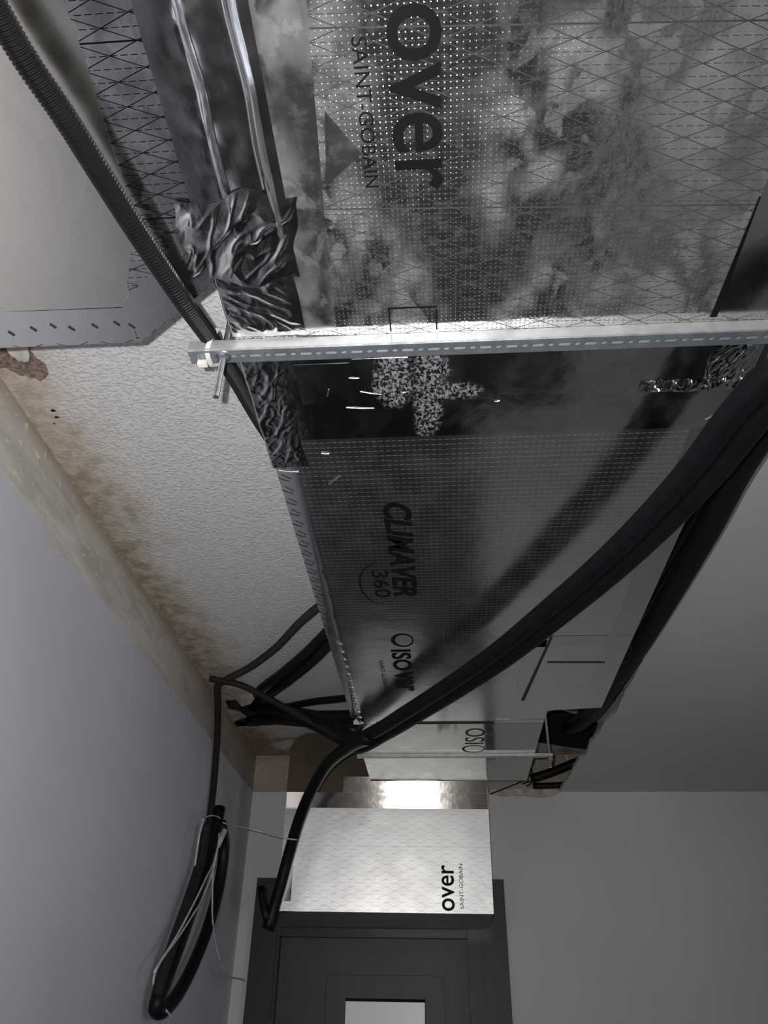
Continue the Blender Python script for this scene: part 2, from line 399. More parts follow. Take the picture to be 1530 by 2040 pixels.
# far wall with a doorway, raw above the dropped-ceiling line
cas = {k: U(k, 1950, y=YF).x for k in (495, 552, 607, 641, 688, 845, 894, 934, 965, 1015)}
DX0, DX1 = cas[552] - 0.03, cas[934] + 0.02
ztop = U(765, 1752, y=YF).z; zleaf = U(765, 1850, y=YF).z - 0.02
g = G(); g.box((XL, YF, 0), (DX0, YF + 0.2, ZC + 0.2)); g.box((DX1, YF, 0), (XR, YF + 0.2, ZC + 0.2)); g.box((DX0, YF, zleaf + 0.02), (DX1, YF + 0.2, ZC + 0.2))
wf = structure(g.out('wall_far', M['raw']))
g = G(); g.box((XL, YF - 0.003, 0), (DX0, YF, ZF)); g.box((DX1, YF - 0.003, 0), (XR, YF, ZF)); g.box((DX0, YF - 0.003, zleaf + 0.02), (DX1, YF, ZF))
g.out('paint_coat', M['paint'], wf)
# ragged brown edge left on the far wall by the torn-out board
pts = [(U(u, 1578, y=YF).x, U(u, v, y=YF).z) for u, v in [(975, 1583), (1000, 1588), (1040, 1586), (1070, 1590), (1100, 1588), (1116, 1579)]]
G().prism([(x, YF - 0.004, z) for x, z in pts] + [(pts[-1][0], YF - 0.004, ZF + 0.012), (pts[0][0], YF - 0.004, ZF + 0.01)], (0, -0.006, 0)).out('gypsum_remnant', M['gypsum'], wf)
structure(G().box((XL, YB - 0.2, 0), (XR, YB, ZC + 0.2)).out('wall_back', M['paint']))
# right-hand wall, out of the picture, with a window added to light the left wall and the floor
W0, W1 = 0.4, 1.5
g = G(); g.box((XR, YB, 0), (XR + 0.2, W0, ZC + 0.2)); g.box((XR, W1, 0), (XR + 0.2, YF, ZC + 0.2)); g.box((XR, W0, 0), (XR + 0.2, W1, 0.9)); g.box((XR, W0, 2.1), (XR + 0.2, W1, ZC + 0.2))
structure(g.out('wall_right', M['paint']))
wn = G()
for a, b in (((W0, 0.9), (W0 + 0.06, 2.1)), ((W1 - 0.06, 0.9), (W1, 2.1)), ((W0 + 0.06, 0.9), (W1 - 0.06, 0.96)), ((W0 + 0.06, 2.04), (W1 - 0.06, 2.1)), ((0.93, 0.96), (0.97, 2.04))):
    wn.box((XR + 0.04, a[0], a[1]), (XR + 0.1, b[0], b[1]))
wn = structure(wn.out('added_window', M['paint']))
G().box((XR + 0.065, W0 + 0.06, 0.96), (XR + 0.075, 0.93, 2.04)).out('pane', M['glass'], wn)
G().box((XR + 0.065, 0.97, 0.96), (XR + 0.075, W1 - 0.06, 2.04)).out('pane', M['glass'], wn)
# what is left of the dropped ceiling on the right: plasterboard with a torn edge
ed = [(0.60, YB), (0.592, 0.2)] + [on(u, v, 0.9) for u, v in [(1530, 858), (1452, 1000), (1365, 1152), (1302, 1272), (1282, 1310), (1262, 1352), (1244, 1378), (1228, 1420), (1204, 1440), (1192, 1462), (1176, 1480), (1168, 1504), (1150, 1518), (1138, 1540), (1128, 1556), (1116, 1574)]]
ed[-1] = (ed[-1][0], YF)
p2 = []
for (a, b) in zip(ed, ed[1:]):
    n = max(1, int(math.dist(a, b) / 0.03))
    for k in range(n):
        f = k / n; x = a[0] + (b[0] - a[0]) * f; yv = a[1] + (b[1] - a[1]) * f
        p2.append((x + 0.006 * nz(yv * 25, 5) * (1 if yv > 1.6 else 0.3), yv))
p2.append(ed[-1])
loop = p2 + [(XR, YF), (XR, YB)]
g = G(); n = len(loop)
g.fill([loop], ZF); g.fill([loop], ZF + 0.014)
low = structure(g.out('ceiling.001', M['board']))
n = len(p2)
G().add([(x, y, ZF) for x, y in p2] + [(x, y, ZF + 0.014) for x, y in p2], [(i, i + 1, n + i + 1, n + i) for i in range(n - 1)]).out('torn_edge', M['gypsum'], low)

# door in the far wall
d = bpy.data.objects.new('door_1', None); C.objects.link(d); d.location = ((DX0 + DX1) / 2, YF, 0); d['kind'] = 'structure'
def zf(v): return U(765, v, y=YF).z
YD = YF
g = G()
XC0, XC1 = cas[495], cas[1015]
g.box((XC0, YD - 0.022, 0), (cas[552] - 0.012, YD - 0.003, ztop)); g.box((cas[965], YD - 0.022, 0), (XC1, YD - 0.003, ztop))
g.box((cas[552] - 0.012, YD - 0.022, zf(1850)), (cas[965], YD - 0.003, ztop))
g.box((cas[552] - 0.012, YD - 0.012, 0), (cas[552], YD - 0.003, zf(1850))); 
g.out('casing', M['casing'], d)
G().box((cas[934], YD - 0.016, 0), (cas[965], YD + 0.09, zf(1850))).out('jamb', M['casing'], d)
G().box((DX0, YD - 0.002, 0), (cas[552], YD + 0.09, zf(1850))).out('jamb', M['casing'], d)
G().box((cas[552], YD - 0.002, zf(1868)), (cas[934], YD + 0.09, zf(1850))).out('head_jamb', M['casing'], d)
def frame(g, x0, x1, z0, z1, wd, ya, yb):
    g.box((x0, ya, z0), (x0 + wd, yb, z1)); g.box((x1 - wd, ya, z0), (x1, yb, z1)); g.box((x0 + wd, ya, z1 - wd), (x1 - wd, yb, z1)); g.box((x0 + wd, ya, z0), (x1 - wd, yb, z0 + wd))
g = G()
zp0 = 0.75
g.box((cas[552], YD + 0.03, 0), (cas[641], YD + 0.07, zf(1868))); g.box((cas[894], YD + 0.03, 0), (cas[934], YD + 0.07, zf(1868)))
g.box((cas[641], YD + 0.03, zf(1933)), (cas[894], YD + 0.07, zf(1868))); g.box((cas[641], YD + 0.03, 0), (cas[894], YD + 0.07, zp0))
lf = g.out('leaf', M['door'], d)
g = G(); frame(g, cas[641], cas[894], zp0, zf(1933), 0.014, YD + 0.024, YD + 0.06); g.out('glazing_bead', M['door'], d)
g = G(); frame(g, cas[641] + 0.014, cas[894] - 0.014, zp0 + 0.014, zf(1933) - 0.014, (cas[688] - cas[641]) - 0.014, YD + 0.036, YD + 0.06); g.out('inner_frame', M['door'], d)
G().box((cas[688], YD + 0.045, 1.52), (cas[845], YD + 0.052, zf(1995))).out('pane', M['pane'], d)
G().box((DX0, YD + 0.10, 0), (DX1, YD + 0.12, zleaf + 0.05)).out('backing', M['dark'], d)

# ================================================================== MAIN DUCT
DZ = 0.80
duct = root('air_duct', 'long foil-faced rectangular air duct hung below the stippled ceiling, running away to the door', 'air duct', (0.09, 1.0, Z(DZ)))
ox, oy = duct.location.x, duct.location.y
DL, DR, DR2, YJ, YN = -0.272, 0.455, 0.303, 0.768, 2.18
M['foil_near'] = foil('printed_foil', (0.1114 - ox, 0.3785 - 0.047 * 0.1114 - oy + 0.047 * ox), tilt=0.047, dust=0.54, weave=0.9, rough=0.10, ink_k=0.9, haze=0.022, solid=(0.3478 - oy + 0.047 * ox, 0.1955))
M['foil_far'] = foil('dashed_foil', None, dash=True, dust=0.04, weave=0.0, rough=0.18, crinkle=0.07, ink_k=0.8, haze=0.02, fine=1.2)
M['foil_plain'] = foil('plain_foil', None, dust=0.15, weave=0, rough=0.2)
M['foil_joint'] = foil('scuffed_foil_tape', None, dust=0.03, weave=0, rough=0.12, crinkle=0.1, scuff=[(-0.058 - ox, 0.825 - oy, 0.034, 0.07), (-0.005 - ox, 0.80 - oy, 0.03, 0.05), (-0.012 - ox, 0.875 - oy, 0.026, 0.09), (0.03 - ox, 0.85 - oy, 0.05, 0.02)])
M['tape_dusty'] = foil('dusty_tape', None, dust=0.4, haze=0.03, seed=(3.3, 1.2, 0), weave=0, rough=0.15, crinkle=0.12)
bn = G().prism([(x, y, Z(DZ)) for x, y in rect(DL, -1.2, DR, YJ)], (0, 0, 0.025)).out('bottom_panel', M['foil_near'], duct)
bf = G().prism([(x, y, Z(DZ)) for x, y in [(DL + 0.034, YJ), (DR, YJ), (DR, YN), (DR2, YN + 0.02), (DR2, 2.305), (DL + 0.034, 2.305)]], (0, 0, 0.025)).out('bottom_panel', M['foil_far'], duct)
M['foil_end'] = foil('smooth_end_foil', None, dust=0.06, haze=0.05, weave=0, rough=0.07, crinkle=0.05, base=(0.45, 0.46, 0.44))
be = G().prism([(x, y, Z(DZ)) for x, y in rect(DL, 2.308, DR2, 2.925)], (0, 0, 0.025)).out('bottom_panel', M['foil_end'], duct)
patch('joint_strip', rect(-0.20, 2.290, 0.155, 2.304), DZ - 0.0006, M['seamgrey'], duct, 0.0015)
lettering('lettering', 'ISO', (0.132, 2.50, Z(DZ)), (0, -0.150, 0), (-0.062, 0, 0), M['seamgrey'], be, bold=0.0)
G().box((DL, -1.2, Z(DZ) + 0.0255), (DL + 0.025, 2.925, Z(0.935))).out('side_panel', M['foil_plain'], duct)
G().box((DR - 0.025, -1.2, Z(DZ) + 0.025), (DR, YN, Z(0.935))).out('side_panel', M['foil_plain'], duct)
G().box((DR2 - 0.025, YN + 0.02, Z(DZ) + 0.025), (DR2, 2.925, Z(0.935))).out('side_panel', M['foil_plain'], duct)
G().prism([(x, y, Z(0.935)) for x, y in [(DL, -1.2), (DR, -1.2), (DR, YN), (DR2, YN + 0.02), (DR2, 2.925), (DL, 2.925)]], (0, 0, 0.012)).out('top_panel', M['foil_plain'], duct)
# tapes stuck on
patch('edge_tape', [(DL + 0.001, -1.0), (-0.098, -1.0), (-0.109, 0.318), (-0.128, 0.625), (-0.131, YJ - 0.045), (DL + 0.001, YJ - 0.045)], DZ, M['tape_dusty'], duct)
patch('corner_tape', [(-0.106, 0.422), (-0.072, 0.471), (-0.116, 0.508)], DZ - 0.0006, M['tape_dusty'], duct)
patch('joint_tape', rect(DL + 0.002, YJ - 0.002, DR - 0.002, 0.952), DZ, M['foil_joint'], duct)
patch('tape_scrap', rect(-0.116, 0.778, -0.036, 0.90), DZ - 0.0006, M['foil_joint'], duct)
patch('tape_scrap', rect(-0.20, 0.785, -0.12, 0.868), DZ - 0.0006, M['tape_smooth'], duct)
patch('edge_tape', rect(0.376, -1.0, DR - 0.001, 0.725), DZ, M['tape'], duct)
patch('dark_seam', [(0.374, 0.55), (0.376, 0.55), (0.376, 0.727), (0.367, 0.727)], DZ - 0.0006, M['ink'], duct)
patch('edge_tape', [(0.40, 0.953), (DR - 0.001, 0.953), (DR - 0.001, 2.15), (0.40, 2.15)], DZ, M['tape_smooth'], duct)
for x0, y0, x1, y1 in ((0.205, 1.72, 0.255, 2.25), (0.20, 1.70, 0.45, 1.76), (0.16, 2.27, 0.30, 2.303)):
    patch('tape_strip', rect(x0, y0, x1, y1), DZ - 0.0004, M['tape_smooth'], duct)
patch('open_seam', [U(u, v, z=DZ).xy for u, v in [(1096, 1268), (1101, 1269), (1044, 1396), (1038, 1394)]], DZ - 0.001, M['seamgrey'], duct)
patch('open_seam', [U(u, v, z=DZ).xy for u, v in [(1090, 1318), (1205, 1318), (1205, 1320), (1090, 1320)]], DZ - 0.001, M['seamgrey'], duct)
# printed frame beside the rail
g = G()
for a in (rect(-0.0575, 0.690, -0.0555, 0.729), rect(0.0050, 0.693, 0.0070, 0.729), rect(-0.0575, 0.688, 0.0070, 0.6905)): g.prism([(x, y, Z(DZ)) for x, y in a], (0, 0, -0.0004))
g.out('printed_frame', M['ink'], bn)
# crumpled tape along the left lower edge, wrapping round the corner
def wrap(y0, y1, inner, up, amp, seed, bend=0.012):
    def f(u, v):
        yv = y0 + (y1 - y0) * v + 0.006 * nz(u * 3, 2, seed); inn = inner * (1 + 0.22 * nz(yv * 11, 2, seed)); L = inn + bend + up; s = u * L
        if s < inn: x, zv = DL - 0.002 + (inn - s), DZ - 0.0018
        else: x, zv = DL - 0.0035, DZ + (s - inn) - 0.002
        w = min(1, max(0, 1 - abs(s - inn) / 0.06)) * 0.7 + 0.3
        e = min(1, u * 8, (1 - u) * 8)
        k = amp * w * e
        return (x - max(0, k * (0.5 + nz(s * 55, yv * 26, seed))), yv, Z(zv) - max(0.0, k * (0.1 + 1.6 * max(0, 0.5 - 2.2 * abs(nz(s * 28 + 3, yv * 20 + 9, seed))) + 0.8 * max(0, 0.5 - 2 * abs(nz(s * 75 + yv * 30, yv * 50, seed))))))
    return f
creased('crumpled_tape', wrap(0.56, 0.726, 0.105, 0.05, 0.0008, 1.3), 110, 100, M['tape_crumple'], duct, 0.0038, 34, 11, -1.0, 3)
creased('crumpled_tape', wrap(0.772, 1.02, 0.060, 0.06, 0.0008, 4.1), 80, 150, M['tape_crumple'], duct, 0.0025, 38, 16, 0.5, 4)
def bevel(u, v):
    yv = 0.97 + 1.36 * v; x = DL - 0.004 + 0.040 * u; zz = DZ - 0.0012 + 0.015 * (1 - u) ** 1.6
    return (x, yv, Z(zz) - 0.0012 * max(0, nz(x * 30, yv * 22, 7)) * min(1, (1 - u) * 5))
sheet('edge_tape', bevel, 12, 160, M['tape'], duct)
# ragged bright tape on the right joint
def rtape(x0, x1, y0, y1, amp, seed):
    def f(u, v):
        x = x0 + (x1 - x0) * u; yv = y0 + (y1 - y0) * v; e = min(1, u * 7, (1 - u) * 7, v * 5, (1 - v) * 5)
        return (x, yv + 0.004 * nz(x * 60, yv * 50, seed), Z(DZ - 0.001) - max(0, e * amp * (0.5 + nz(x * 60, yv * 45, seed) + 0.5 * nz(x * 150, yv * 100, seed))))
    return f
creased('crumpled_tape', rtape(0.385, 0.452, 0.772, 0.852, 0.001, 2.2), 60, 70, M['tape_crumple'], duct, 0.006, 44, 18, 0.3, 5)
creased('crumpled_tape', rtape(0.30, 0.452, 0.842, 0.868, 0.002, 6.2), 90, 24, M['tape_crumple'], duct, 0.006, 40, 30, 0.1, 6)
# staples along the left edge of the far board
for k in range(20):
    yv = 0.99 + k * 0.036
    G().tube([Vector((DL - 0.002, yv, Z(DZ) + 0.0075)), Vector((DL + 0.008, yv, Z(DZ) + 0.0028)), Vector((DL + 0.018, yv, Z(DZ) - 0.0002))], 0.0011, 5).out('staple', M['staple'], duct)
for k in range(13):
    yv = 1.72 + k * 0.047
    G().tube([Vector((DL + 0.02, yv, Z(DZ) - 0.0012)), Vector((DL + 0.026, yv + 0.004, Z(DZ) - 0.003)), Vector((DL + 0.032, yv + 0.008, Z(DZ) - 0.0012))], 0.0026, 6).out('staple', M['rodz'], duct)
# glinting shreds of foil hanging from the joint
for (u, v, du, dv) in [(555, 937, 40, 3), (560, 818, 12, 4), (718, 780, 42, 6), (695, 753, 20, 0), (655, 965, 22, -16), (800, 782, 8, -1), (640, 903, 16, 1), (690, 812, 55, 1), (1405, 836, 40, -20), (985, 800, 10, -2), (652, 790, 3, -14)]:
    a = U(u, v, z=DZ - 0.0012); b = U(u + du, v + dv, z=DZ - 0.0012)
    G().tube([a, (a + b) / 2 + Vector((0, 0, -0.0008)), b], 0.0007, 5).out('foil_shred', M['rodz'], duct)
# print on the boards
xa, xb = -0.0375, 0.0165
lettering('lettering', 'over', (xa, 0.327, Z(DZ)), (0, 0.192, 0), (xb - xa, 0, 0), M['ink'], bn, bold=0.010)
lettering('lettering', 'is', (xa, 0.25, Z(DZ)), (0, 0.065, 0), (0.075, 0, 0), M['ink'], bn, bold=0.010)
lettering('lettering', 'SAINT-GOBAIN', (-0.0715, 0.353, Z(DZ)), (0, 0.160, 0), (0.0155, 0, 0), M['ink'], bn, bold=0.0)
lettering('lettering', 'CLIMAVER', (-0.099, 1.135, Z(DZ)), (0, 0.355, 0), (0.053, 0, 0), M['ink'], bf, bold=0.035, shear=0.25)
lettering('lettering', '360', (-0.139, 1.375, Z(DZ)), (0, 0.118, 0), (0.035, 0, 0), M['ink'], bf, bold=0.012)
lettering('lettering', 'ISO', (-0.1235, 1.765, Z(DZ)), (0, 0.130, 0), (0.050, 0, 0), M['ink'], bf, bold=0.03)
lettering('lettering', 'ver', (-0.1235, 1.903, Z(DZ)), (0, 0.137, 0), (0.050, 0, 0), M['ink'], bf, bold=0.03)
lettering('lettering', 'SAINT-GOBAIN', (-0.158, 1.83, Z(DZ)), (0, 0.19, 0), (0.012, 0, 0), M['ink'], bf)
def arc(c, rx, ry, a0, a1, w0, w1, n=28):
    g = G()
    for i in range(n + 1):
        a = a0 + (a1 - a0) * i / n; wd = w0 + (w1 - w0) * math.sin(math.pi * i / n)
        for q in (-wd / 2, wd / 2): g.v.append(Vector((c[0] + (rx + q) * math.cos(a), c[1] + (ry + q) * math.sin(a), Z(DZ) - 0.0003)))
    g.f = [(2 * i, 2 * i + 1, 2 * i + 3, 2 * i + 2) for i in range(n)]
    return g
arc((-0.122, 1.435), 0.045, 0.088, math.radians(95), math.radians(265), 0.002, 0.0045).out('printed_arc', M['ink'], bf)
arc((-0.090, 1.712), 0.024, 0.034, 0, 2 * math.pi, 0.003, 0.010).out('printed_ring', M['ink'], bf)
arc((0.10, 2.552), 0.034, 0.036, 0, 2 * math.pi, 0.003, 0.008).out('printed_ring', M['seamgrey'], be)

# ================================================================== BRANCH DUCT (left)
BZ = 0.80
br = root('branch_duct', 'wide foil-faced branch duct leaving the main duct to the left, with a mitred corner', 'air duct', (-0.55, 0.3, Z(BZ)))
bx, by = br.location.x, br.location.y
M['foil_branch'] = foil('printed_branch_foil', (-0.3115 - bx, 0.3300 - by), dust=0.1, weave=0, rough=0.17, crinkle=0.12, solid=(0.3426 - by, 0.1955))
bp = [(XL + 0.004, -1.2), (-0.274, -1.2), (-0.274, 0.632), (-0.405, 0.730), (XL + 0.004, 0.730)]
G().prism([(x, y, Z(BZ)) for x, y in bp], (0, 0, 0.025)).out('bottom_panel', M['foil_branch'], br)
G().box((XL + 0.004, 0.705, Z(BZ) + 0.025), (-0.412, 0.730, Z(1.04))).out('side_panel', M['foil_plain'], br)
G().prism([(-0.405, 0.730, Z(BZ) + 0.025), (-0.276, 0.633, Z(BZ) + 0.025), (-0.290, 0.612, Z(BZ) + 0.025), (-0.420, 0.705, Z(BZ) + 0.025)], (0, 0, 0.215)).out('mitre_panel', M['foil_plain'], br)
# plain foil tapes: left cover sheet, far edge, mitre, right margin
patch('cover_sheet', [(XL + 0.006, -1.1), (-0.36, -1.1)] + [tuple(U(u, v, z=BZ).xy) for u, v in [(150, 60), (185, 165), (222, 290), (262, 405), (300, 470), (262, 500), (254, 560), (262, 610)]] + [(XL + 0.006, 0.664)], BZ, M['cover'], br, 0.0007)
patch('edge_tape', [(XL + 0.006, 0.662), (-0.40, 0.668), (-0.41, 0.724), (XL + 0.006, 0.727)], BZ - 0.0007, M['tape'], br)
patch('mitre_tape', [(-0.335, 0.60), (-0.268, 0.51), (-0.276, 0.630), (-0.405, 0.727), (-0.41, 0.66)], BZ - 0.0009, M['tape'], br)
for k, (u, v) in enumerate([(22, 665), (66, 656), (105, 650), (142, 655), (188, 650), (232, 645), (262, 650)]):
    a = U(u - 6, v - 4, z=BZ - 0.002); b = U(u + 7, v + 4, z=BZ - 0.002)
    G().tube([a, b], 0.0013, 5).out('staple', M['staple'], br)
# wrinkled tape that closes the seam between the two ducts
def seam(u, v):
    yv = -0.05 + v * 0.615
    xs = [-0.2725, -0.233, -0.229, -0.225, -0.186, -0.1805, -0.177, -0.173, -0.163]
    zs = [0.0, 0.001, -0.004, 0.002, 0.003, -0.0015, -0.010, -0.002, 0.0]
    k = u * 8; i = min(7, int(k)); f = k - i; f = f * f * (3 - 2 * f)
    x = xs[i] + (xs[i + 1] - xs[i]) * f - 0.012 * max(0, (yv - 0.3)) * (1 if i < 4 else 0.4); zz = zs[i] + (zs[i + 1] - zs[i]) * f
    wr = 0.0022 * max(0, 1 - abs(x + 0.228) / 0.03) * nz(x * 90, yv * 60, 3) + 0.0012 * nz(x * 60, yv * 18, 8) * min(1, u * 6, (1 - u) * 6)
    return (x + 0.003 * nz(2, yv * 14, 5) * (1 if 0 < i < 7 else 0), yv, Z(DZ - 0.0045) + zz + wr)
sheet('seam_tape', seam, 64, 140, M['tape'], br)
def knot(u, v):
    x = -0.295 + u * 0.145 - 0.02 * v + (u - 0.5) * 0.03 * nz(v * 2.5, 3, 1); yv = 0.515 + v * 0.115 + (v - 0.5) * 0.04 * nz(u * 2.5, 8, 2) ; e = min(1, u * 5, (1 - u) * 5, v * 5, (1 - v) * 5)
    return (x, yv, Z(DZ - 0.0042) - e * (0.0015 + 0.002 * nz(x * 18, yv * 16, 2)))
creased('crumpled_tape', knot, 110, 90, M['tape_crumple'], br, 0.0046, 30, 9, 0.75, 8)

# ================================================================== BOX OVER THE DOOR
bxo = root('duct_box', 'bright foil-faced drop box at the far end of the duct, above the door', 'duct box', (-0.228, 3.27, Z(0.37)))
X0, X1, Y0, Y1, ZB, ZT = -0.622, 0.163, 3.10, YF - 0.03, 0.388, 1.035
bxo.rotation_euler.z = 0.034                # the box hangs a touch askew
M['foil_box'] = foil('box_foil', (0.0, 0.0), axes=(0, 2), ink_k=0.32, weave=0.0, rough=0.40, crinkle=0.10, solid=(0.61 - 0.37, 0.5), base=(0.80, 0.79, 0.78), fine=0.8)
YT = Y0 + 0.032                              # the front leans: its foot stands further back
fp = G().prism([(X0, YT, Z(ZB)), (X1, YT, Z(ZB)), (X1, Y0, Z(0.862)), (X0, Y0, Z(0.862))], (0, 0.025, 0)).out('front_panel', M['foil_box'], bxo)
G().prism([(X0, Y0, Z(0.862)), (X1, Y0, Z(0.862)), (X1, Y0, Z(ZT)), (X0 + 0.07, Y0, Z(ZT)), (X0 + 0.035, Y0, Z(ZT - 0.010)), (X0 + 0.010, Y0, Z(ZT - 0.033)), (X0, Y0, Z(ZT - 0.065))], (0, 0.025, 0)).out('upper_panel', M['brown_face'], bxo)
G().prism([(X0, YT + 0.025, Z(ZB)), (X0, Y1, Z(ZB - 0.015)), (X0, Y1, Z(ZT - 0.07)), (X0, Y0 + 0.025, Z(ZT - 0.07))], (0.025, 0, 0)).out('side_panel', M['foil_plain'], bxo)
G().prism([(X1, YT + 0.025, Z(ZB)), (X1, Y1, Z(ZB - 0.015)), (X1, Y1, Z(ZT - 0.03)), (X1, Y0 + 0.025, Z(ZT - 0.03))], (-0.025, 0, 0)).out('side_panel', M['foil_plain'], bxo)
G().prism([(X0 + 0.026, YT, Z(ZB - 0.001)), (X1 - 0.026, YT, Z(ZB - 0.001)), (X1 - 0.026, Y1, Z(ZB - 0.015)), (X0 + 0.026, Y1, Z(ZB - 0.015))], (0, 0, 0.02)).out('bottom_panel', M['tape_smooth'], bxo)
G().prism([(X0, Y0 - 0.002, Z(0.801)), (-0.40, Y0 - 0.002, Z(0.801)), (-0.40, Y0 - 0.002, Z(0.864)), (X0, Y0 - 0.002, Z(0.864))], (0, 0.0016, 0)).out('upper_panel', M['brown_face'], bxo)
def strip(xa_, xb_, z1, z0, lip):
    def f(u, v):
        x = xa_ + (xb_ - xa_) * u; zz = z1 + (z0 - z1) * v; back = Y0 + 0.032 * (0.862 - zz) / 0.474
        k = 0.00012 * nz(x * 24, v * 3, 9 + z1) + 0.00005 * nz(x * 110, v * 9, 1 + z1)
        return (x, back - 0.0012 - lip * (1 - v) - k, Z(zz))
    return f
sheet('corner_tape', strip(X0 + 0.002, X1 - 0.002, 0.800, 0.745, 0.0097), 170, 10, M['tape_fine'], bxo)
sheet('corner_tape', strip(-0.40, X1 - 0.002, 0.860, 0.803, 0.0114), 120, 10, M['tape_fine'], bxo)
G().prism([(X0 - 0.001, YT - 0.003, Z(0.42)), (X0 + 0.045, YT - 0.003, Z(0.42)), (X0 + 0.045, Y0 + 0.0068, Z(0.74)), (X0 - 0.001, Y0 + 0.0068, Z(0.74))], (0, 0.0008, 0)).out('edge_tape', M['tape_smooth'], bxo)
def FY(zz): return Y0 + 0.032 * (Z(0.862) - zz) / 0.474 - 0.0006
lettering('lettering', 'over', (0.0235, FY(U(890, 1812, y=Y0).z), U(890, 1812, y=Y0).z), (0, FY(U(890, 1720, y=Y0).z) - FY(U(890, 1812, y=Y0).z), U(890, 1720, y=Y0).z - U(890, 1812, y=Y0).z), (-0.047, 0, 0), M['ink'], fp, bold=0.012)
lettering('lettering', 'SAINT-GOBAIN', (0.056, FY(U(916, 1808, y=Y0).z), U(916, 1808, y=Y0).z), (0, FY(U(916, 1718, y=Y0).z) - FY(U(916, 1808, y=Y0).z), U(916, 1718, y=Y0).z - U(916, 1808, y=Y0).z), (-0.0145, 0, 0), M['ink'], fp)

# ================================================================== RAILS AND RODS
def rail(name, label, x0, x1, yc, zb, width, h, pitch, skew, group=None, first=0.0):
    rt = root(name, label, 'rail', ((x0 + x1) / 2, yc, Z(zb)), group)
    th = 0.0018; y0, y1 = yc - width / 2, yc + width / 2
    xm = (x0 + x1) / 2
    def sk(p): return (p[0], p[1] + skew * (p[0] - xm), p[2])
    outer = [(x0, y0 + 0.002), (x1, y0 + 0.002), (x1, y1 - 0.002), (x0, y1 - 0.002)]; holes = []
    x = x0 + 0.01 + first; k = 0
    while x < x1 - 0.02:
        L, rr = (0.0175, 0.0036) if k % 2 == 0 else (0.0085, 0.0036)
        L2 = L / 2 - rr; cxx = x + 0.008
        holes.append([(cxx + (L2 if math.cos(a) > 0 else -L2) + rr * math.cos(a), yc + rr * math.sin(a)) for a in [2 * math.pi * (i + 0.5) / 12 for i in range(12)]])
        x += pitch / 2; k += 1
    g = G(); loops = [outer] + holes
    g.fill(loops, Z(zb)); g.fill(loops, Z(zb) + th)
    base = 0; ntot = sum(len(l) for l in loops)
    for l in loops:
        n = len(l)
        for i in range(n): g.f.append((base + i, base + (i + 1) % n, ntot + base + (i + 1) % n, ntot + base + i))
        base += n
    g.v = [Vector(sk(v)) for v in g.v]
    g.out('slotted_base', M['zinc'], rt)
    for ya, yb in ((y0, y0 + 0.0018), (y1 - 0.0018, y1)):
        g = G().prism([(x0, ya, Z(zb) + 0.002), (x1, ya, Z(zb) + 0.002), (x1, ya, Z(zb) + h), (x0, ya, Z(zb) + h)], (0, yb - ya, 0)); g.v = [Vector(sk(v)) for v in g.v]
        g.out('flange', M['zinc_flange'], rt)
    return rt
rail('support_rail', 'slotted galvanised steel rail crossing under the duct, nearest the viewer', -0.338, 0.56, 0.7475, 0.7805, 0.027, 0.0190, 0.0352, 0.005, first=0.004)
rail('support_rail', 'thin steel rail under the far end of the duct, close to the drop box', -0.290, 0.362, 2.61, 0.790, 0.022, 0.0095, 0.0352, 0.0)
def rod(name, label, x, y, z0, z1, zn, r):
    rt = root(name, label, 'rod', (x, y, Z(z0)))
    n = int((z1 - z0) / 0.0016); p = [Vector((x, y, Z(z0) + i * 0.0008)) for i in range(2 * n)]
    G().tube(p, [r if i % 2 else r * 0.9 for i in range(2 * n)], 12).out('threaded_shank', M['rodz'], rt)
    for zz in zn:
        g = G().prism([(x + r * 1.75 * math.cos(a), y + r * 1.75 * math.sin(a), Z(zz)) for a in [i * math.pi / 3 for i in range(6)]], (0, 0, -r * 1.5)); g.out('nut', M['rodz'], rt)
        g = G().prism([(x + r * 2.3 * math.cos(a), y + r * 2.3 * math.sin(a), Z(zz) + 0.0012) for a in [i * math.pi / 10 for i in range(20)]], (0, 0, -0.0012)); g.out('washer', M['rodz'], rt)
    return rt
rod('threaded_rod', 'zinc threaded rod through the left end of the near slotted rail', -0.290, 0.745, 0.705, 1.061, (0.7795,), 0.0045)
rod('threaded_rod', 'dark threaded rod hanging at the right end of the far thin rail', 0.352, 2.61, 0.755, 1.061, (0.782,), 0.0045)

# ================================================================== PIPES, CONDUITS, CABLES
# black corrugated conduit in front of the branch duct, tied to the rail
cp = [U(-120, -190, z=0.775), U(-40, -40, z=0.772), U(45, 110, z=0.770), U(130, 235, z=0.768), U(205, 355, z=0.768), U(268, 455, z=0.770), U(330, 548, z=0.776), U(378, 618, z=0.788), U(424, 682, z=0.8135), U(470, 755, z=0.855), U(525, 850, z=0.905), U(580, 930, z=0.93)]
cc = root('corrugated_conduit', 'black corrugated conduit slanting past the branch duct, tied to the near rail', 'conduit', cp[0])
corrugated('conduit_tube', cp, 0.0132, M['corr'], cc)
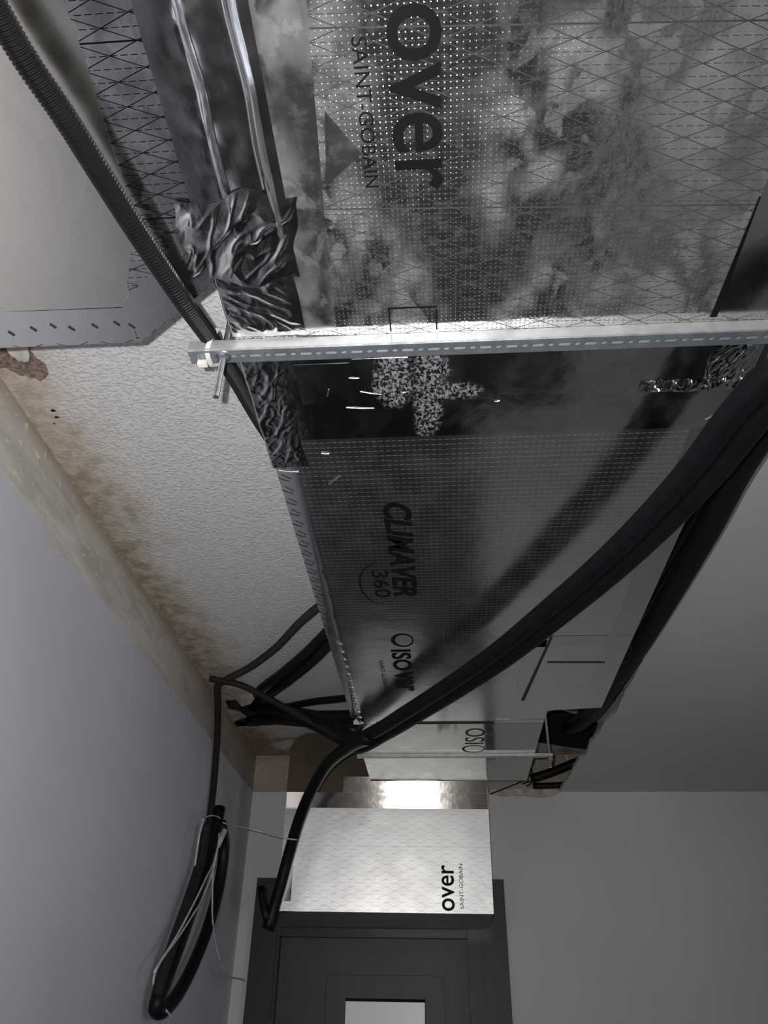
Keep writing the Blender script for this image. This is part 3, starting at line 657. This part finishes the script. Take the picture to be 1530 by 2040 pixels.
# cable tie
ct = root('cable_tie', 'white nylon cable tie around the near rail and the corrugated conduit', 'cable tie', (-0.318, 0.7475, Z(0.78)))
lp = []
for a in range(28):
    t_ = 2 * math.pi * a / 28; yy = 0.020 * math.copysign(abs(math.cos(t_)) ** 0.55, math.cos(t_)); zz = 0.0245 * math.copysign(abs(math.sin(t_)) ** 0.55, math.sin(t_))
    lp.append((yy + 0.002, zz))
g = G(); n = len(lp)
for dx in (-0.0032, 0.0032):
    for k in (1.0, 1.07): g.v += [Vector((-0.304 + dx + (zz) * 0.30, 0.7475 + yy * k, Z(0.8055) + zz * k)) for yy, zz in lp]
for i in range(n):
    j = (i + 1) % n
    g.f += [(i, j, n + j, n + i), (2 * n + i, 3 * n + i, 3 * n + j, 2 * n + j), (i, 2 * n + i, 2 * n + j, j), (n + i, n + j, 3 * n + j, 3 * n + i)]
g.out('strap', M['nylon'], ct)
hc = U(404, 724, z=0.776)
G().box((hc.x - 0.0065, hc.y - 0.004, hc.z - 0.004), (hc.x + 0.0065, hc.y + 0.004, hc.z + 0.004)).out('head', M['nylon'], ct)

# the pair of insulated pipes under the duct
ctr = [(1720, 690, .70), (1570, 750, .70), (1480, 838, .705), (1400, 940, .708), (1300, 1048, .712), (1200, 1142, .716), (1100, 1226, .72), (1000, 1306, .726), (900, 1374, .734), (820, 1424, .742), (760, 1460, .752)]
base = [Vector((1.9, 0.42, Z(.70))), Vector((1.2, 0.50, Z(.70))), Vector((0.80, 0.58, Z(.70)))] + [U(*q[:2], z=q[2]) for q in ctr]
def offset(path, d, dz):
    out = []
    for i, p in enumerate(path):
        t = (path[min(i + 1, len(path) - 1)] - path[max(i - 1, 0)]); t.z = 0; t.normalize()
        out.append(p + Vector((-t.y, t.x, 0)) * d + Vector((0, 0, dz)))
    return out
endA = [U(705, 1470, z=0.775), U(655, 1440, z=0.87), U(585, 1420, z=0.98), U(535, 1412, z=1.05), U(505, 1408, z=1.12)]
endB = [U(712, 1490, z=0.765), U(668, 1466, z=0.85), U(610, 1438, z=0.97), U(565, 1428, z=1.05), U(530, 1424, z=1.12)]
A = offset(base, 0.018, 0.004); B = offset(base, -0.018, 0.0)
if A[8].y > B[8].y: A, B = B, A
tag(recentre(tube_obj('insulated_pipe', A + endA, 0.0195, M['foam'], n=16)), 'upper of the two black insulated pipes crossing diagonally under the duct', 'pipe')
tag(recentre(tube_obj('insulated_pipe', B + endB, 0.0185, M['foam'], n=16)), 'lower of the two black insulated pipes crossing diagonally under the duct', 'pipe')
# pipe along the torn edge of the dropped ceiling
pc = [Vector((0.72, -1.6, Z(.80))), Vector((0.70, -0.4, Z(.80))), Vector((0.63, 0.30, Z(.80))), U(1640, 700, z=0.80), U(1490, 905, z=0.81), U(1411, 1054, z=0.825), U(1330, 1195, z=0.84), U(1275, 1285, z=0.85), U(1228, 1352, z=0.87), U(1190, 1408, z=0.905), U(1160, 1440, z=0.96), U(1140, 1452, z=1.04), U(1130, 1455, z=1.12)]
ep = root('insulated_pipe', 'black insulated pipe along the torn edge of the dropped ceiling on the right', 'pipe', pc[6])
tube_obj('foam_tube', pc, 0.024, M['foam'], ep, n=16)
pc2 = [U(1425, 948, z=0.83), U(1395, 1010, z=0.84), U(1345, 1100, z=0.855), U(1290, 1195, z=0.87), U(1248, 1268, z=0.885), U(1205, 1352, z=0.90), U(1172, 1408, z=0.935), U(1142, 1432, z=1.0), U(1125, 1438, z=1.12)]
tag(recentre(tube_obj('thin_cable', pc2, [0.009] * 0 or 0.0095, M['black'], n=10)), 'thin black cable between the right side of the duct and the edge pipe', 'cable')
# sleeve of frayed insulation at the end of the edge pipe
sl = [U(1262, 1275, z=0.862), U(1232, 1325, z=0.872), U(1200, 1378, z=0.895), U(1168, 1420, z=0.95)]
sp = spline(sl, 0.01)
G().tube(sp, [0.030 + 0.004 * nz(i * 0.9, 2) for i in range(len(sp))], 14).out('frayed_sleeve', M['foam'], ep, True)

# conduits that come over the duct into the broken hole on the left
def conduit(name, pts, r, mat, label, cat='conduit', group=None, corr=False):
    o = corrugated(name, pts, r, mat) if corr else tube_obj(name, pts, r, mat)
    return tag(recentre(o), label, cat, group)
conduit('corrugated_conduit', [U(715, 1160, z=0.99), U(650, 1198, z=1.0), U(598, 1240, z=1.015), U(550, 1290, z=1.03), U(500, 1328, z=1.04), U(455, 1352, z=1.042), U(434, 1366, z=1.03), U(434, 1400, x=-0.822), U(433, 1460, x=-0.825), U(427, 1550, x=-0.827), U(417, 1640, x=-0.828), U(405, 1720, x=-0.828)], 0.0125, M['brown'],
        'grey-brown corrugated conduit leaving the duct top, then dropping down the left wall', corr=True)
conduit('black_conduit', [U(720, 1190, z=1.0), U(660, 1250, z=1.01), U(610, 1300, z=1.02), U(560, 1342, z=1.03), U(520, 1372, z=1.05), U(500, 1395, z=1.12)], 0.016, M['black'], 'black conduit from duct top to the broken hole, on its upper side')
conduit('black_conduit', [U(740, 1200, z=0.995), U(670, 1268, z=1.0), U(620, 1318, z=1.01), U(575, 1355, z=1.025), U(535, 1385, z=1.05), U(515, 1405, z=1.12)], 0.017, M['black'], 'black conduit to the broken hole, just below the highest of the black conduits')
conduit('black_conduit', [U(750, 1375, z=0.985), U(690, 1390, z=0.99), U(630, 1397, z=1.0), U(580, 1406, z=1.02), U(545, 1414, z=1.06), U(535, 1418, z=1.13)], 0.013, M['black'], 'black conduit running almost level into the broken hole at left')
conduit('black_conduit', [U(760, 1420, z=0.985), U(700, 1426, z=0.99), U(620, 1428, z=1.0), U(550, 1432, z=1.02), U(505, 1436, z=1.06), U(495, 1438, z=1.13)], 0.022, M['black'], 'thick black conduit lowest at the mouth of the broken hole')
conduit('grey_conduit', [U(418, 1352, z=1.035), U(440, 1356, z=1.035), U(478, 1364, z=1.03), U(520, 1384, z=1.0), U(575, 1413, z=0.95), U(630, 1443, z=0.89), U(675, 1468, z=0.83), U(700, 1482, z=0.79)], 0.0115, M['brown'], 'grey-brown conduit from the wall corner slanting to the pipe bundle')
# black cable hanging in front of the box
bc = root('hanging_cable', 'thick black cable hanging from the pipe bundle past the left of the drop box', 'cable', U(533, 1850, y=2.98))
tube_obj('cable_sheath', [U(735, 1470, z=0.745), U(700, 1486, y=2.42), U(655, 1520, y=2.60), U(622, 1572, y=2.75), U(597, 1630, y=2.86), U(576, 1700, y=2.93), U(560, 1760, y=2.96), U(545, 1810, y=2.98), U(532, 1852, y=2.98)], 0.0205, M['black'], bc)
tube_obj('taped_end', [U(520, 1768, y=2.99), U(524, 1800, y=2.975), U(533, 1835, y=2.97)], 0.014, M['black'], bc)

# coil of black conduit hanging by the left wall, with white wires
def W(u, v):                                     # points of the hanging coil: nearer the viewer towards its foot
    return U(u, v, x=-0.806)
coil = root('conduit_coil', 'loop of black conduit hanging down beside the left wall', 'conduit', W(310, 2015))
tube_obj('loop', [W(438, 1608), W(430, 1650), W(412, 1720), W(385, 1800), W(357, 1880), W(328, 1955), W(311, 1998), W(313, 2016), W(332, 2008), W(366, 1960), W(402, 1880), W(428, 1800), W(442, 1730), W(446, 1680), W(440, 1640)], 0.0195, M['black'], coil)
tube_obj('inner_strand', [W(412, 1640), W(398, 1720), W(376, 1790), W(352, 1860), W(328, 1930), W(312, 1985)], 0.016, M['brown'], coil)
for i, (pts, lab) in enumerate([
    ([(440, 1658), (430, 1705), (410, 1750), (382, 1808), (350, 1868), (322, 1912), (308, 1940), (305, 1962)], 'white wire bowing furthest left across the hanging conduit loop'),
    ([(436, 1660), (428, 1720), (405, 1785), (368, 1848), (338, 1890), (318, 1918), (307, 1938)], 'white wire lying just inside the left one on the hanging loop'),
    ([(438, 1664), (426, 1720), (423, 1790), (424, 1840), (432, 1890), (445, 1930), (456, 1945), (474, 1949), (487, 1953)], 'white wire with a bent end pointing right, below the hanging loop'),
    ([(408, 1628), (398, 1660), (392, 1700), (388, 1725)], 'short white wire tail on the left of the hanging conduit loop'),
    ([(330, 2012), (342, 2028), (352, 2050)], 'pale wire end poking out under the hanging loop')]):
    tag(recentre(tube_obj('wire', [W(u, v) * 1.0 + (Vector((0, 0, H)) - W(u, v)) * 0.022 for u, v in pts], 0.0032, M['wire'], n=6)), lab, 'wire')
tag(recentre(G().tube([W(447, 1655) + (Vector((0, 0, H)) - W(447, 1655)) * 0.02, W(440, 1672) + (Vector((0, 0, H)) - W(440, 1672)) * 0.02, W(436, 1688) + (Vector((0, 0, H)) - W(436, 1688)) * 0.02], [0.010, 0.009, 0.004], 8).out('wire_sheath', M['wire'])), 'white stripped sheath where the wires leave the hanging loop', 'cable')
tag(recentre(tube_obj('string', [W(402, 1634) + (Vector((0, 0, H)) - W(402, 1634)) * 0.02, W(418, 1625) + (Vector((0, 0, H)) - W(418, 1625)) * 0.02, W(436, 1628) + (Vector((0, 0, H)) - W(436, 1628)) * 0.02, W(447, 1640) + (Vector((0, 0, H)) - W(447, 1640)) * 0.02, U(505, 1653, y=2.75), U(555, 1667, y=2.84), U(574, 1671, y=2.865), U(592, 1673, y=2.88)], 0.0024, M['wire'], n=6)), 'white string tied from the hanging loop across to the black cable', 'string')

# stubs and loose wires by the torn end of the dropped ceiling
conduit('black_conduit', [U(1058, 1552, y=3.42), U(1100, 1538, y=3.41), U(1150, 1518, y=3.40), U(1200, 1500, y=3.39)], 0.019, M['corr'], 'dark conduit stub slanting behind the torn dropped ceiling at the far wall')
conduit('black_conduit', [U(1062, 1566, y=3.44), U(1100, 1565, y=3.44), U(1150, 1562, y=3.44)], 0.013, M['corr'], 'small dark conduit stub lying along the far wall under the slanting one')
for pts, lab in [([(1052, 1535), (1046, 1552), (1032, 1560), (1012, 1568), (992, 1576), (976, 1582)], 'thin dark wire trailing left to the drop box corner on the far wall'),
                 ([(1056, 1528), (1062, 1545), (1058, 1560), (1048, 1566)], 'short dark wire end above the conduit stubs on the far wall'),
                 ([(1040, 1562), (1056, 1556), (1068, 1558)], 'tiny dark wire crossing the ends of the conduit stubs')]:
    tag(recentre(tube_obj('loose_wire', [U(u, v, y=3.40) for u, v in pts], 0.003, M['black'], n=6)), lab, 'wire')
